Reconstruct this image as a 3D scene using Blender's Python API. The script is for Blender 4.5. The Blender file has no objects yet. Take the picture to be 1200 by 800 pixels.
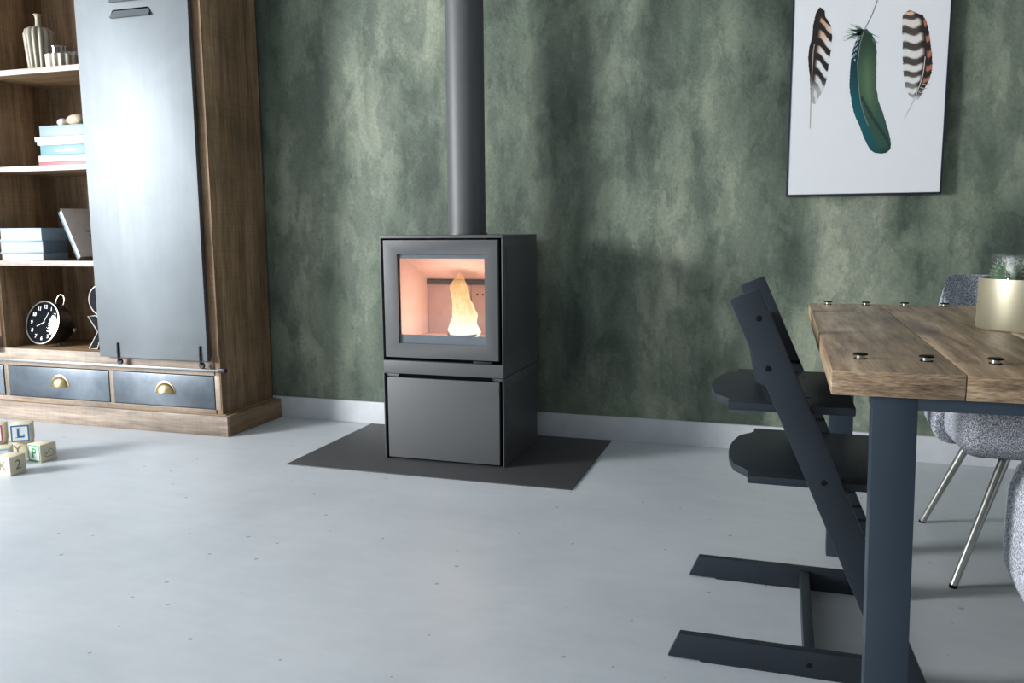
import bpy, bmesh, math, random
from mathutils import Vector, Matrix

random.seed(7)
scene = bpy.context.scene
COL = scene.collection

# ------------------------------------------------------------------ camera
YAW, PITCH, ROLL = 0.31233, 0.13328, -0.00731
fw = Vector((-math.sin(YAW) * math.cos(PITCH), math.cos(YAW) * math.cos(PITCH), -math.sin(PITCH)))
rt = Vector((math.cos(YAW), math.sin(YAW), 0))
up = rt.cross(fw)
r2 = rt * math.cos(ROLL) + up * math.sin(ROLL)
u2 = -rt * math.sin(ROLL) + up * math.cos(ROLL)
cam_data = bpy.data.cameras.new('camera')
cam_data.sensor_width = 36.0
cam_data.lens = 975.65 / 1200 * 36
cam_data.clip_start = 0.05
cam = bpy.data.objects.new('camera', cam_data)
COL.objects.link(cam)
m = Matrix((r2, u2, -fw)).transposed().to_4x4()
m.translation = Vector((0, 0, 0.93))
cam.matrix_world = m
scene.camera = cam

# ------------------------------------------------------------------ world, light, exposure
world = bpy.data.worlds.new('World')
scene.world = world
world.use_nodes = True
world.node_tree.nodes['Background'].inputs[0].default_value = (0.55, 0.68, 0.80, 1)
world.node_tree.nodes['Background'].inputs[1].default_value = 0.6


def area(name, loc, target, sx, sy, power, color):
    L = bpy.data.lights.new(name, 'AREA')
    L.shape = 'RECTANGLE'
    L.size, L.size_y = sx, sy
    L.energy = power
    L.color = color
    o = bpy.data.objects.new(name, L)
    COL.objects.link(o)
    o.location = loc
    o.rotation_euler = (Vector(target) - Vector(loc)).to_track_quat('-Z', 'Z').to_euler()
    return o


# daylight through the window in the left wall, plus a weak added fill behind the camera
area('window_daylight', (-6.26, -0.45, 1.62), (-1.0, 2.6, 1.0), 1.4, 1.4, 680, (0.99, 0.994, 1.0))
area('rear_fill', (-0.4, -2.58, 1.25), (-0.4, 3, 1.25), 2.4, 2.1, 5, (0.90, 0.96, 1.0))

vs = scene.view_settings
vs.view_transform = 'Standard'
vs.look = 'None'
vs.exposure = 0.0
vs.gamma = 1.0
vs.use_curve_mapping = False

# ------------------------------------------------------------------ materials


def lin(c):
    return tuple((v / 255 / 12.92) if v / 255 <= 0.04045 else ((v / 255 + 0.055) / 1.055) ** 2.4 for v in c) + (1.0,)


class NT:
    def __init__(self, name):
        self.mat = bpy.data.materials.new(name)
        self.mat.use_nodes = True
        self.t = self.mat.node_tree
        self.t.nodes.clear()
        self.out = self.n('ShaderNodeOutputMaterial')

    def n(self, typ, **kw):
        nd = self.t.nodes.new(typ)
        for k, v in kw.items():
            if k.startswith('i_'):
                nd.inputs[k[2:].replace('_', ' ')].default_value = v
            else:
                setattr(nd, k, v)
        return nd

    def l(self, a, b):
        self.t.links.new(a, b)

    def bsdf(self, **kw):
        b = self.n('ShaderNodeBsdfPrincipled')
        for k, v in kw.items():
            b.inputs[k.replace('_', ' ')].default_value = v
        self.l(b.outputs[0], self.out.inputs[0])
        return b

    def coords(self, scale=(1, 1, 1), kind='Object', rnd=False):
        tc = self.n('ShaderNodeTexCoord')
        mp = self.n('ShaderNodeMapping')
        mp.inputs['Scale'].default_value = scale
        self.l(tc.outputs[kind], mp.inputs['Vector'])
        if rnd:
            oi = self.n('ShaderNodeObjectInfo')
            mul = self.n('ShaderNodeMath', operation='MULTIPLY')
            mul.inputs[1].default_value = 37.0
            self.l(oi.outputs['Random'], mul.inputs[0])
            cx = self.n('ShaderNodeCombineXYZ')
            for i in range(3):
                self.l(mul.outputs[0], cx.inputs[i])
            self.l(cx.outputs[0], mp.inputs['Location'])
        return mp.outputs[0]

    def noise(self, vec, scale, detail=4, rough=0.55, dist=0.0):
        nd = self.n('ShaderNodeTexNoise')
        nd.inputs['Scale'].default_value = scale
        nd.inputs['Detail'].default_value = detail
        nd.inputs['Roughness'].default_value = rough
        nd.inputs['Distortion'].default_value = dist
        self.l(vec, nd.inputs['Vector'])
        return nd.outputs['Fac']

    def ramp(self, fac, stops, interp='LINEAR'):
        nd = self.n('ShaderNodeValToRGB')
        nd.color_ramp.interpolation = interp
        e = nd.color_ramp.elements
        while len(e) < len(stops):
            e.new(0.5)
        for el, (p, c) in zip(e, stops):
            el.position = p
            el.color = c if len(c) == 4 else lin(c)
        self.l(fac, nd.inputs['Fac'])
        return nd.outputs['Color']

    def mix(self, fac, a, b, blend='MIX'):
        nd = self.n('ShaderNodeMix', data_type='RGBA', blend_type=blend)
        for s, v in ((nd.inputs[0], fac), (nd.inputs[6], a), (nd.inputs[7], b)):
            if hasattr(v, 'links'):
                self.l(v, s)
            else:
                s.default_value = v
        return nd.outputs[2]

    def bump(self, h, strength, dist, b):
        nd = self.n('ShaderNodeBump')
        nd.inputs['Strength'].default_value = strength
        nd.inputs['Distance'].default_value = dist
        self.l(h, nd.inputs['Height'])
        self.l(nd.outputs[0], b.inputs['Normal'])


MATS = {}


def plain(name, rgb, rough=0.5, metal=0.0, spec=0.5, var=0.06, scale=14.0, bump=0.0):
    """painted, printed or metal surface with a faint procedural mottling"""
    if name in MATS:
        return MATS[name]
    g = NT(name)
    b = g.bsdf(Roughness=rough, Metallic=metal)
    b.inputs['Specular IOR Level'].default_value = spec
    v = g.coords()
    nz = g.noise(v, scale, 3)
    c = lin(rgb)
    lo = tuple(x * (1 - var) for x in c[:3]) + (1,)
    hi = tuple(min(1, x * (1 + var)) for x in c[:3]) + (1,)
    g.l(g.ramp(nz, [(0.3, lo), (0.7, hi)]), b.inputs['Base Color'])
    if bump:
        g.bump(g.noise(v, scale * 25, 2), bump, 0.001, b)
    MATS[name] = g.mat
    return g.mat


def wood(name, cols, axis, rough=0.5, fine=1.0, saw=False, spec=0.4, endlines=False):
    """cols: dark, mid, light; axis: grain direction 0/1/2"""
    g = NT(name)
    b = g.bsdf(Roughness=rough)
    b.inputs['Specular IOR Level'].default_value = spec
    sc = [9 * fine] * 3
    sc[axis] = 0.7 * fine
    if endlines:
        sc[2] = 60.0
    v = g.coords(tuple(sc), rnd=True)
    n1 = g.noise(v, 1.0, 6, 0.6, 0.6)
    n2 = g.noise(v, 7.0, 5, 0.7)
    v3 = g.coords((1.5, 1.5, 1.5), rnd=True)
    n3 = g.noise(v3, 1.6, 4, 0.6)
    c1 = g.ramp(n1, [(0.28, cols[0]), (0.5, cols[1]), (0.72, cols[2])])
    c2 = g.ramp(n2, [(0.36 if endlines else 0.32, (0.42, 0.40, 0.37, 1) if endlines else (0.62, 0.6, 0.58, 1)), (0.62, (1.08, 1.07, 1.06, 1))])
    c3 = g.ramp(n3, [(0.3, (0.60, 0.60, 0.60, 1)), (0.7, (1.15, 1.15, 1.15, 1))])
    c = g.mix(1.0, c1, c2, 'MULTIPLY')
    c = g.mix(1.0, c, c3, 'MULTIPLY')
    h = n2
    if saw:
        s2 = [30.0] * 3
        s2[axis] = 90.0
        for i in range(3):
            if i != axis:
                s2[i] = 3.0
        v4 = g.coords(tuple(s2), rnd=True)
        n4 = g.noise(v4, 1.0, 3, 0.6)
        c = g.mix(1.0, c, g.ramp(n4, [(0.36, (0.91, 0.905, 0.90, 1)), (0.6, (1.03, 1.03, 1.03, 1))]), 'MULTIPLY')
    g.l(c, b.inputs['Base Color'])
    g.bump(h, 0.25, 0.003, b)
    return g.mat


CABWOOD = ((104, 82, 60), (154, 126, 96), (184, 156, 122))
M_cab_v = wood('cabinet_wood_upright', CABWOOD, 2, 0.55, 1.2, True)
M_cab_h = wood('cabinet_wood_level', CABWOOD, 0, 0.5, 1.2, True)
M_cab_y = wood('cabinet_wood_deep', CABWOOD, 1, 0.5, 1.2, True)
LIT_FRONT = ((122, 108, 95), (156, 142, 128), (182, 169, 155))  # same cabinet wood, paler: daylight on the front put into the colour
EDGE = ((150, 142, 134), (172, 164, 156), (190, 183, 176))  # shelf edges paler still, the direct light on them painted in
M_edge = wood('lit_shelf_edge', EDGE, 0, 0.45, 1.2, True)
M_lit_h = wood('lit_wood_level', LIT_FRONT, 0, 0.45, 1.2, True)
M_lit_v = wood('lit_wood_upright', LIT_FRONT, 2, 0.45, 1.2, True)
M_table = wood('table_oak', ((106, 84, 62), (182, 156, 126), (222, 198, 168)), 1, 0.46, 0.9, False, 0.5, True)

# plaster wall
g = NT('green_plaster')
b = g.bsdf(Roughness=0.62)
b.inputs['Specular IOR Level'].default_value = 0.35
v = g.coords((1, 1, 0.26))
va = g.coords((1, 1, 1))
vb = g.coords((1, 1, 0.5))
big = g.noise(v, 2.4, 3, 0.55, 0.25)
mid = g.noise(vb, 6.5, 5, 0.62, 0.6)
fine = g.noise(va, 70, 4, 0.7)
c = g.ramp(big, [(0.34, (60, 70, 63)), (0.45, (87, 99, 87)), (0.55, (111, 121, 107)), (0.68, (138, 145, 129))])
c = g.mix(1.0, c, g.ramp(mid, [(0.34, (0.60, 0.65, 0.63, 1)), (0.50, (0.98, 0.98, 0.98, 1)), (0.66, (1.22, 1.20, 1.17, 1))]), 'MULTIPLY')
patch = g.noise(vb, 5.5, 12, 0.68, 0.2)
c = g.mix(1.0, c, g.ramp(patch, [(0.475, (0.80, 0.82, 0.82, 1)), (0.515, (1.10, 1.09, 1.07, 1))]), 'MULTIPLY')
c = g.mix(1.0, c, g.ramp(fine, [(0.35, (0.86, 0.86, 0.86, 1)), (0.65, (1.1, 1.1, 1.1, 1))]), 'MULTIPLY')
g.l(c, b.inputs['Base Color'])
ridge = g.noise(va, 9.0, 8, 0.75, 0.6)
add = g.n('ShaderNodeMath', operation='ADD')
g.l(ridge, add.inputs[0])
pit = g.noise(va, 55, 3, 0.6, 0.5)
pm = g.n('ShaderNodeMath', operation='MULTIPLY')
pm.inputs[1].default_value = 0.35
g.l(pit, pm.inputs[0])
g.l(pm.outputs[0], add.inputs[1])
g.bump(add.outputs[0], 0.5, 0.012, b)
M_plaster = g.mat

# cast floor
g = NT('blue_grey_cast_floor')
b = g.bsdf(Roughness=0.42)
b.inputs['Specular IOR Level'].default_value = 0.45
v = g.coords()
cl = g.noise(v, 1.1, 5, 0.6, 0.3)
c = g.ramp(cl, [(0.3, (174, 181, 187)), (0.5, (187, 193, 198)), (0.7, (198, 203, 207))])
stretch = g.coords((1.0, 4.0, 1.0))
c = g.mix(1.0, c, g.ramp(g.noise(stretch, 6.0, 5, 0.7), [(0.3, (0.95, 0.955, 0.96, 1)), (0.7, (1.03, 1.03, 1.03, 1))]), 'MULTIPLY')
vo = g.n('ShaderNodeTexVoronoi', feature='F1', voronoi_dimensions='2D')
vo.inputs['Scale'].default_value = 7.0
g.l(v, vo.inputs['Vector'])
sep = g.n('ShaderNodeSeparateColor')
g.l(vo.outputs['Color'], sep.inputs[0])
mulr = g.n('ShaderNodeMath', operation='MULTIPLY')
mulr.inputs[1].default_value = 0.048
g.l(sep.outputs[0], mulr.inputs[0])
lt = g.n('ShaderNodeMath', operation='LESS_THAN')
g.l(vo.outputs['Distance'], lt.inputs[0])
g.l(mulr.outputs[0], lt.inputs[1])
gt = g.n('ShaderNodeMath', operation='GREATER_THAN')
gt.inputs[1].default_value = 0.45
g.l(sep.outputs[1], gt.inputs[0])
am = g.n('ShaderNodeMath', operation='MULTIPLY')
g.l(lt.outputs[0], am.inputs[0])
g.l(gt.outputs[0], am.inputs[1])
am2 = g.n('ShaderNodeMath', operation='MULTIPLY')
am2.inputs[1].default_value = 0.5
g.l(am.outputs[0], am2.inputs[0])
c = g.mix(am2.outputs[0], c, lin((70, 76, 84)))
g.l(c, b.inputs['Base Color'])
g.bump(g.noise(v, 5, 4), 0.05, 0.01, b)
M_floor = g.mat

M_white = plain('white_paint', (216, 220, 222), 0.45)
M_ceil = plain('ceiling_paint', (188, 190, 192), 0.85)
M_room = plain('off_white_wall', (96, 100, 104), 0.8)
M_steel = plain('black_stove_steel', (78, 80, 82), 0.5, 0.0, 0.45, 0.03, 6)
M_steel2 = plain('black_stove_steel_panel', (70, 72, 74), 0.45, 0.0, 0.45, 0.03, 6)
M_black = plain('black_gap', (8, 9, 10), 0.9, 0, 0.03)
M_glaze = plain('glass_edge_print', (92, 101, 108), 0.25, 0.0, 0.6)
M_plate = plain('floor_plate_steel', (66, 66, 68), 0.55, 0.0, 0.4, 0.04, 8)
M_blueblack = plain('blue_black_wood', (31, 38, 46), 0.45, 0.0, 0.4, 0.10, 9, 0.2)
M_tablesteel = plain('blue_grey_steel', (52, 64, 75), 0.38, 0.35, 0.5, 0.08, 5)
M_chrome = plain('brushed_nickel', (176, 178, 172), 0.28, 0.9, 0.5)
M_brass = plain('aged_brass', (186, 164, 124), 0.3, 0.9, 0.5, 0.12, 40)
M_iron = plain('black_iron', (28, 31, 36), 0.4, 0.3)
M_track = plain('track_steel', (150, 156, 160), 0.3, 0.8)
M_hole = plain('bolt_black', (12, 13, 15), 0.6, 0, 0.15)
M_navy = plain('picture_frame_navy', (30, 36, 48), 0.4)
M_paper = plain('picture_paper', (214, 217, 220), 0.6, 0, 0.4, 0.015, 3)
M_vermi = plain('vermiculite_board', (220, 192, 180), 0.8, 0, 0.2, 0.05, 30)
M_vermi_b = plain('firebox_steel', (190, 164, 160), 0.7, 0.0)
M_stonew = plain('pale_pebble', (226, 220, 208), 0.5, 0, 0.5, 0.1, 30)
M_stoneb = plain('tan_pebble', (206, 188, 160), 0.5, 0, 0.5, 0.12, 30)
M_ceramic = plain('olive_grey_ceramic', (146, 142, 126), 0.4, 0, 0.5, 0.05, 20)
M_cuplight = plain('ribbed_cup_ceramic', (186, 180, 164), 0.35, 0.1, 0.5)
M_champ = plain('champagne_metal', (178, 173, 150), 0.45, 0.7, 0.5, 0.03)
M_blockwood = plain('block_wood', (212, 204, 180), 0.55, 0, 0.4, 0.06, 30)
M_blockfront = plain('block_front_white', (232, 236, 236), 0.5)
M_pages = plain('book_pages', (186, 186, 183), 0.7, 0, 0.3, 0.05, 60)

# sliding door metal: brushed, blue grey
g = NT('blue_grey_door_steel')
b = g.bsdf(Roughness=0.3, Metallic=0.75)
v = g.coords((1, 1, 1))
n1 = g.noise(v, 3.0, 5, 0.6, 0.4)
g.l(g.ramp(n1, [(0.3, (97, 103, 107)), (0.7, (108, 114, 118))]), b.inputs['Base Color'])
vv = g.coords((60, 1, 1.5))
rr = g.n('ShaderNodeMapRange')
rr.inputs['To Min'].default_value = 0.50
rr.inputs['To Max'].default_value = 0.58
g.l(g.noise(vv, 1.0, 4), rr.inputs['Value'])
g.l(rr.outputs[0], b.inputs['Roughness'])
M_door = g.mat
g = NT('slate_drawer_steel')
b = g.bsdf(Roughness=0.36, Metallic=0.6)
v = g.coords((1, 1, 1), rnd=True)
g.l(g.ramp(g.noise(v, 4.0, 6, 0.65, 0.5), [(0.3, (66, 76, 86)), (0.7, (104, 113, 121))]), b.inputs['Base Color'])
M_drawer = g.mat

# tweed
g = NT('grey_tweed')
b = g.bsdf(Roughness=0.95)
b.inputs['Specular IOR Level'].default_value = 0.1
v = g.coords((1, 1, 1))
n1 = g.noise(v, 330, 2, 0.6)
c = g.ramp(n1, [(0.36, (80, 85, 96)), (0.5, (146, 151, 160)), (0.63, (208, 211, 218))])
g.l(c, b.inputs['Base Color'])
g.bump(n1, 0.5, 0.002, b)
M_tweed = g.mat


def glass(name, tint, rough=0.03, refl=0.12):
    g = NT(name)
    tr = g.n('ShaderNodeBsdfTransparent')
    tr.inputs[0].default_value = tint
    gl = g.n('ShaderNodeBsdfGlossy')
    gl.inputs['Roughness'].default_value = rough
    mx = g.n('ShaderNodeMixShader')
    mx.inputs[0].default_value = refl
    g.l(tr.outputs[0], mx.inputs[1])
    g.l(gl.outputs[0], mx.inputs[2])
    g.l(mx.outputs[0], g.out.inputs[0])
    return g.mat


M_glass = glass('stove_glass', (0.97, 0.97, 0.97, 1), 0.05, 0.06)
M_glass2 = glass('jar_glass', (0.96, 0.98, 0.98, 1), 0.03, 0.09)


def vcol(name, rough=0.6):
    g = NT(name)
    b = g.bsdf(Roughness=rough)
    b.inputs['Specular IOR Level'].default_value = 0.25
    a = g.n('ShaderNodeVertexColor', layer_name='Col')
    nz = g.noise(g.coords((1, 1, 1)), 220, 3)
    c = g.mix(1.0, a.outputs['Color'], g.ramp(nz, [(0.3, (0.85, 0.85, 0.85, 1)), (0.7, (1.1, 1.1, 1.1, 1))]), 'MULTIPLY')
    g.l(c, b.inputs['Base Color'])
    return g.mat


M_print = vcol('feather_ink')

# flame
g = NT('flame')
em = g.n('ShaderNodeEmission')
tc = g.n('ShaderNodeTexCoord')
sp = g.n('ShaderNodeSeparateXYZ')
g.l(tc.outputs['Generated'], sp.inputs[0])
nz = g.noise(g.coords((1, 1, 0.35)), 52, 6, 0.7, 2.0)
ad = g.n('ShaderNodeMath', operation='MULTIPLY_ADD')
ad.inputs[1].default_value = -0.95
ad.inputs[2].default_value = 0.66
g.l(sp.outputs['Z'], ad.inputs[0])
ad2 = g.n('ShaderNodeMath', operation='ADD')
g.l(nz, ad2.inputs[0])
g.l(ad.outputs[0], ad2.inputs[1])
col = g.ramp(ad2.outputs[0], [(0.15, (1.0, 0.36, 0.12, 1)), (0.45, (1.0, 0.55, 0.22, 1)), (0.75, (1.0, 0.78, 0.42, 1)), (1.0, (1.0, 0.95, 0.78, 1))])
g.l(col, em.inputs[0])
em.inputs[1].default_value = 1.35
trn = g.n('ShaderNodeBsdfTransparent')
mx = g.n('ShaderNodeMixShader')
fr = g.ramp(ad2.outputs[0], [(0.22, (0.12, 0.12, 0.12, 1)), (0.62, (1, 1, 1, 1))])
g.l(fr, mx.inputs[0])
g.l(trn.outputs[0], mx.inputs[1])
g.l(em.outputs[0], mx.inputs[2])
g.l(mx.outputs[0], g.out.inputs[0])
M_flame = g.mat

# ------------------------------------------------------------------ geometry helpers
ORG = {}


def link(name, me, mat, parent=None, local=False):
    """one mesh object; world coordinates are shifted to the thing's own origin"""
    o = bpy.data.objects.new(name, me)
    COL.objects.link(o)
    if mat is not None:
        me.materials.append(mat)
    if parent is not None:
        if not local:
            me.transform(Matrix.Translation(-ORG[parent]))
        ORG[o] = ORG[parent]
        o.parent = parent
    elif not local:
        xs = [v.co for v in me.vertices]
        base = Vector(((min(p.x for p in xs) + max(p.x for p in xs)) / 2, (min(p.y for p in xs) + max(p.y for p in xs)) / 2, min(p.z for p in xs)))
        me.transform(Matrix.Translation(-base))
        o.location = base
        ORG[o] = base
    else:
        ORG[o] = Vector((0, 0, 0))
    return o


def tag(o, label, cat, group=None):
    o['label'] = label
    o['category'] = cat
    if group:
        o['group'] = group
    return o


def thing(name, label, cat, loc=(0, 0, 0), rz=0.0, group=None):
    o = bpy.data.objects.new(name, None)
    o.empty_display_size = 0.1
    COL.objects.link(o)
    o.location = loc
    o.rotation_euler = (0, 0, rz)
    ORG[o] = Vector(loc)
    return tag(o, label, cat, group)


def struct(o):
    o['kind'] = 'structure'
    return o


def frombm(name, bm, smooth=False):
    bmesh.ops.recalc_face_normals(bm, faces=bm.faces)
    me = bpy.data.meshes.new(name)
    bm.to_mesh(me)
    bm.free()
    if smooth:
        me.polygons.foreach_set('use_smooth', [True] * len(me.polygons))
        try:
            me.set_sharp_from_angle(angle=math.radians(38))
        except Exception:
            pass
    return me


def bevel_all(bm, w, seg=2, ang=0.4):
    if w > 0:
        es = [e for e in bm.edges if len(e.link_faces) == 2 and e.calc_face_angle(0) > ang]
        bmesh.ops.bevel(bm, geom=es, offset=w, segments=seg, profile=0.6, affect='EDGES', clamp_overlap=True)


def addbox(bm, x0, x1, y0, y1, z0, z1):
    r = bmesh.ops.create_cube(bm, size=1.0)
    bmesh.ops.transform(bm, verts=r['verts'], matrix=Matrix.Translation(((x0 + x1) / 2, (y0 + y1) / 2, (z0 + z1) / 2)) @ Matrix.Diagonal((x1 - x0, y1 - y0, z1 - z0, 1)))
    return r['verts']


def box(name, x0, x1, y0, y1, z0, z1, mat, parent=None, bev=0.002, local=False, seg=2):
    bm = bmesh.new()
    addbox(bm, x0, x1, y0, y1, z0, z1)
    bevel_all(bm, bev, seg)
    return link(name, frombm(name, bm, bev > 0), mat, parent, local)


AX = {'xz': lambda a, b, c: (a, c, b), 'xy': lambda a, b, c: (a, b, c), 'yz': lambda a, b, c: (c, a, b)}


def addprism(bm, pts, plane, c0, c1, hole=None):
    f = AX[plane]
    if hole is None:
        v0 = [bm.verts.new(f(a, b, c0)) for a, b in pts]
        v1 = [bm.verts.new(f(a, b, c1)) for a, b in pts]
        bm.faces.new(v0)
        bm.faces.new(v1[::-1])
        n = len(pts)
        for i in range(n):
            bm.faces.new((v0[i], v1[i], v1[(i + 1) % n], v0[(i + 1) % n]))
    else:
        n = len(pts)
        A = [[bm.verts.new(f(a, b, c)) for a, b in P] for P in (pts, hole) for c in (c0, c1)]
        o0, o1, h0, h1 = A
        for i in range(n):
            j = (i + 1) % n
            bm.faces.new((o0[i], o0[j], h0[j], h0[i]))
            bm.faces.new((o1[i], h1[i], h1[j], o1[j]))
            bm.faces.new((o0[i], o1[i], o1[j], o0[j]))
            bm.faces.new((h0[i], h0[j], h1[j], h1[i]))


def prism(name, pts, plane, c0, c1, mat, parent=None, bev=0.0, hole=None, local=False, smooth=None):
    bm = bmesh.new()
    addprism(bm, pts, plane, c0, c1, hole)
    bmesh.ops.recalc_face_normals(bm, faces=bm.faces)
    bevel_all(bm, bev)
    return link(name, frombm(name, bm, bev > 0 if smooth is None else smooth), mat, parent, local)


def rect(x0, x1, z0, z1):
    return [(x0, z0), (x1, z0), (x1, z1), (x0, z1)]


def frame(name, x0, x1, z0, z1, w, y0, y1, mat, parent, bev=0.001, plane='xz'):
    return prism(name, rect(x0, x1, z0, z1), plane, y0, y1, mat, parent, bev, rect(x0 + w, x1 - w, z0 + w, z1 - w))


def lathe(name, prof, center, mat, parent=None, seg=48, radial=None, local=False, axis_m=None, smooth=True, cap=True):
    bm = bmesh.new()
    rings = []
    for r, z in prof:
        ring = []
        for k in range(seg):
            a = 2 * math.pi * k / seg
            rr_ = r * (radial(a, z) if radial else 1.0)
            ring.append(bm.verts.new((rr_ * math.cos(a), rr_ * math.sin(a), z)))
        rings.append(ring)
    for A, B in zip(rings, rings[1:]):
        for k in range(seg):
            bm.faces.new((A[k], A[(k + 1) % seg], B[(k + 1) % seg], B[k]))
    if cap and prof[0][0] > 1e-6:
        bm.faces.new(rings[0][::-1])
    if cap and prof[-1][0] > 1e-6:
        bm.faces.new(rings[-1])
    bmesh.ops.remove_doubles(bm, verts=bm.verts, dist=1e-6)
    if axis_m is not None:
        bmesh.ops.transform(bm, verts=bm.verts, matrix=axis_m)
    bmesh.ops.translate(bm, verts=bm.verts, vec=center)
    return link(name, frombm(name, bm, smooth), mat, parent, local)


def addtube(bm, pts, r, seg=10, r1=None, closed=False):
    pts = [Vector(p) for p in pts]
    n = len(pts)
    rings = []
    ref = Vector((0.123, 0.456, 0.881)).normalized()
    for i, p in enumerate(pts):
        if closed:
            t = (pts[(i + 1) % n] - pts[i - 1]).normalized()
        else:
            t = (pts[min(i + 1, n - 1)] - pts[max(i - 1, 0)]).normalized()
        a = t.cross(ref).normalized()
        bb = t.cross(a).normalized()
        rad = r if r1 is None else r + (r1 - r) * i / (n - 1)
        rings.append([bm.verts.new(p + (a * math.cos(q) + bb * math.sin(q)) * rad) for q in [2 * math.pi * k / seg for k in range(seg)]])
    pairs = list(zip(rings, rings[1:])) + ([(rings[-1], rings[0])] if closed else [])
    for A, B in pairs:
        for k in range(seg):
            bm.faces.new((A[k], A[(k + 1) % seg], B[(k + 1) % seg], B[k]))
    if not closed:
        bm.faces.new(rings[0][::-1])
        bm.faces.new(rings[-1])


def tube(name, pts, r, mat, parent=None, seg=10, r1=None, closed=False, local=False):
    bm = bmesh.new()
    addtube(bm, pts, r, seg, r1, closed)
    return link(name, frombm(name, bm, True), mat, parent, local)


def textmesh(txt, size, depth=0.0005, bold=0.0):
    cu = bpy.data.curves.new('lettering', 'FONT')
    cu.body = txt
    cu.size = size
    cu.extrude = depth
    cu.offset = bold
    cu.align_x = 'CENTER'
    cu.align_y = 'CENTER'
    cu.resolution_u = 3
    o = bpy.data.objects.new('lettering', cu)
    COL.objects.link(o)
    bpy.context.view_layer.update()
    dg = bpy.context.evaluated_depsgraph_get()
    me = bpy.data.meshes.new_from_object(o.evaluated_get(dg))
    bpy.data.objects.remove(o)
    bpy.data.curves.remove(cu)
    me.materials.clear()
    return me


def lettering(name, txt, size, mat, parent, mtx, depth=0.0005, bold=0.0):
    """flat print; mtx maps text plane (x right, y up, z out) into the parent's local space"""
    me = textmesh(txt, size, depth, bold)
    me.transform(mtx)
    return link(name, me, mat, parent, True)


def face_m(origin, xdir, ydir):
    x = Vector(xdir).normalized()
    y = Vector(ydir).normalized()
    z = x.cross(y)
    mm = Matrix((x, y, z)).transposed().to_4x4()
    mm.translation = Vector(origin)
    return mm


def rounded(name, x0, x1, y0, y1, z0, z1, r, mat, parent, local=True, seg=5, xf=None):
    bm = bmesh.new()
    addbox(bm, x0, x1, y0, y1, z0, z1)
    bmesh.ops.bevel(bm, geom=list(bm.edges), offset=r, segments=seg, profile=0.5, affect='EDGES', clamp_overlap=True)
    if xf:
        for vtx in bm.verts:
            vtx.co = xf(vtx.co)
    return link(name, frombm(name, bm, True), mat, parent, local)


# ------------------------------------------------------------------ the room
WY = 3.58
struct(box('floor', -6.4, 4.2, -2.8, WY, -0.06, 0, M_floor, None, 0))
struct(box('wall_back', -6.4, 4.2, WY, WY + 0.12, 0, 2.7, M_plaster, None, 0))
struct(box('wall_right', 3.4, 3.52, -2.8, WY, 0, 2.7, M_white, None, 0))
struct(box('ceiling', -6.4, 4.2, -2.8, WY, 2.7, 2.8, M_ceil, None, 0))
# left wall with a window opening
bm = bmesh.new()
wy0, wy1, wz0, wz1 = -1.25, 0.35, 0.82, 2.42
addprism(bm, [(-2.8, 0), (WY, 0), (WY, 2.7), (-2.8, 2.7)], 'yz', -6.32, -6.2, [(wy0, wz0), (wy1, wz0), (wy1, wz1), (wy0, wz1)])
struct(link('wall_left', frombm('wall_left', bm), M_room))
w1 = bpy.data.objects.new('window_1', None)
COL.objects.link(w1)
w1.location = (-6.24, -0.45, 0.82)
ORG[w1] = Vector(w1.location)
struct(w1)
prism('window_frame', [(wy0, wz0), (wy1, wz0), (wy1, wz1), (wy0, wz1)], 'yz', -6.25, -6.21, M_white, w1, 0.002, [(wy0 + .05, wz0 + .05), (wy1 - .05, wz0 + .05), (wy1 - .05, wz1 - .05), (wy0 + .05, wz1 - .05)])
# rear wall with an opening made for the added fill lamp
bm = bmesh.new()
addprism(bm, [(-6.4, 0), (4.2, 0), (4.2, 2.7), (-6.4, 2.7)], 'xz', -2.65, -2.53, [(-1.6, 0.2), (0.8, 0.2), (0.8, 2.3), (-1.6, 2.3)])
struct(link('wall_front', frombm('wall_front', bm), M_room))
struct(box('baseboard_back', -6.2, 4.2, WY - 0.014, WY, 0, 0.107, plain('baseboard_paint', (190, 194, 197), 0.5), None, 0.003))

# ------------------------------------------------------------------ cabinet
CF = 3.166          # carcass front
cab = thing('storage_cabinet', 'tall brown rough-sawn wooden cabinet with sliding steel door and drawers', 'cabinet', (-3.4, 3.37, 0))
CR = -2.424
box('side_panel', CR - 0.03, CR, CF, 3.565, 0.09, 2.35, M_cab_v, cab, 0.002)
box('side_panel', -4.45, -4.42, CF, 3.565, 0.09, 2.35, M_cab_v, cab, 0.002)
box('divider_panel', -3.725, -3.70, CF + 0.004, 3.55, 0.33, 2.33, M_cab_v, cab, 0.001)
box('back_panel', -4.42, CR - 0.03, 3.55, 3.565, 0.1, 2.34, M_cab_v, cab, 0)
box('top_panel', -4.45, CR, CF, 3.565, 2.33, 2.36, M_cab_h, cab, 0.002)
box('front_stile', -2.50, CR - 0.0005, CF - 0.006, CF - 0.0008, 0.3615, 2.33, M_cab_v, cab, 0.0008)
for z1 in (1.70, 1.25, 0.797):
    sh = box('shelf', -3.70, CR - 0.03, CF + 0.012, 3.55, z1 - 0.024, z1, M_cab_h, cab, 0)
    box('shelf_edge', -3.70, CR - 0.034, CF, CF + 0.012, z1 - 0.025, z1 + 0.0005, M_edge, sh, 0.001)
box('bottom_shelf', -4.42, CR - 0.03, CF + 0.002, 3.55, 0.318, 0.36, M_cab_h, cab, 0.001)
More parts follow.
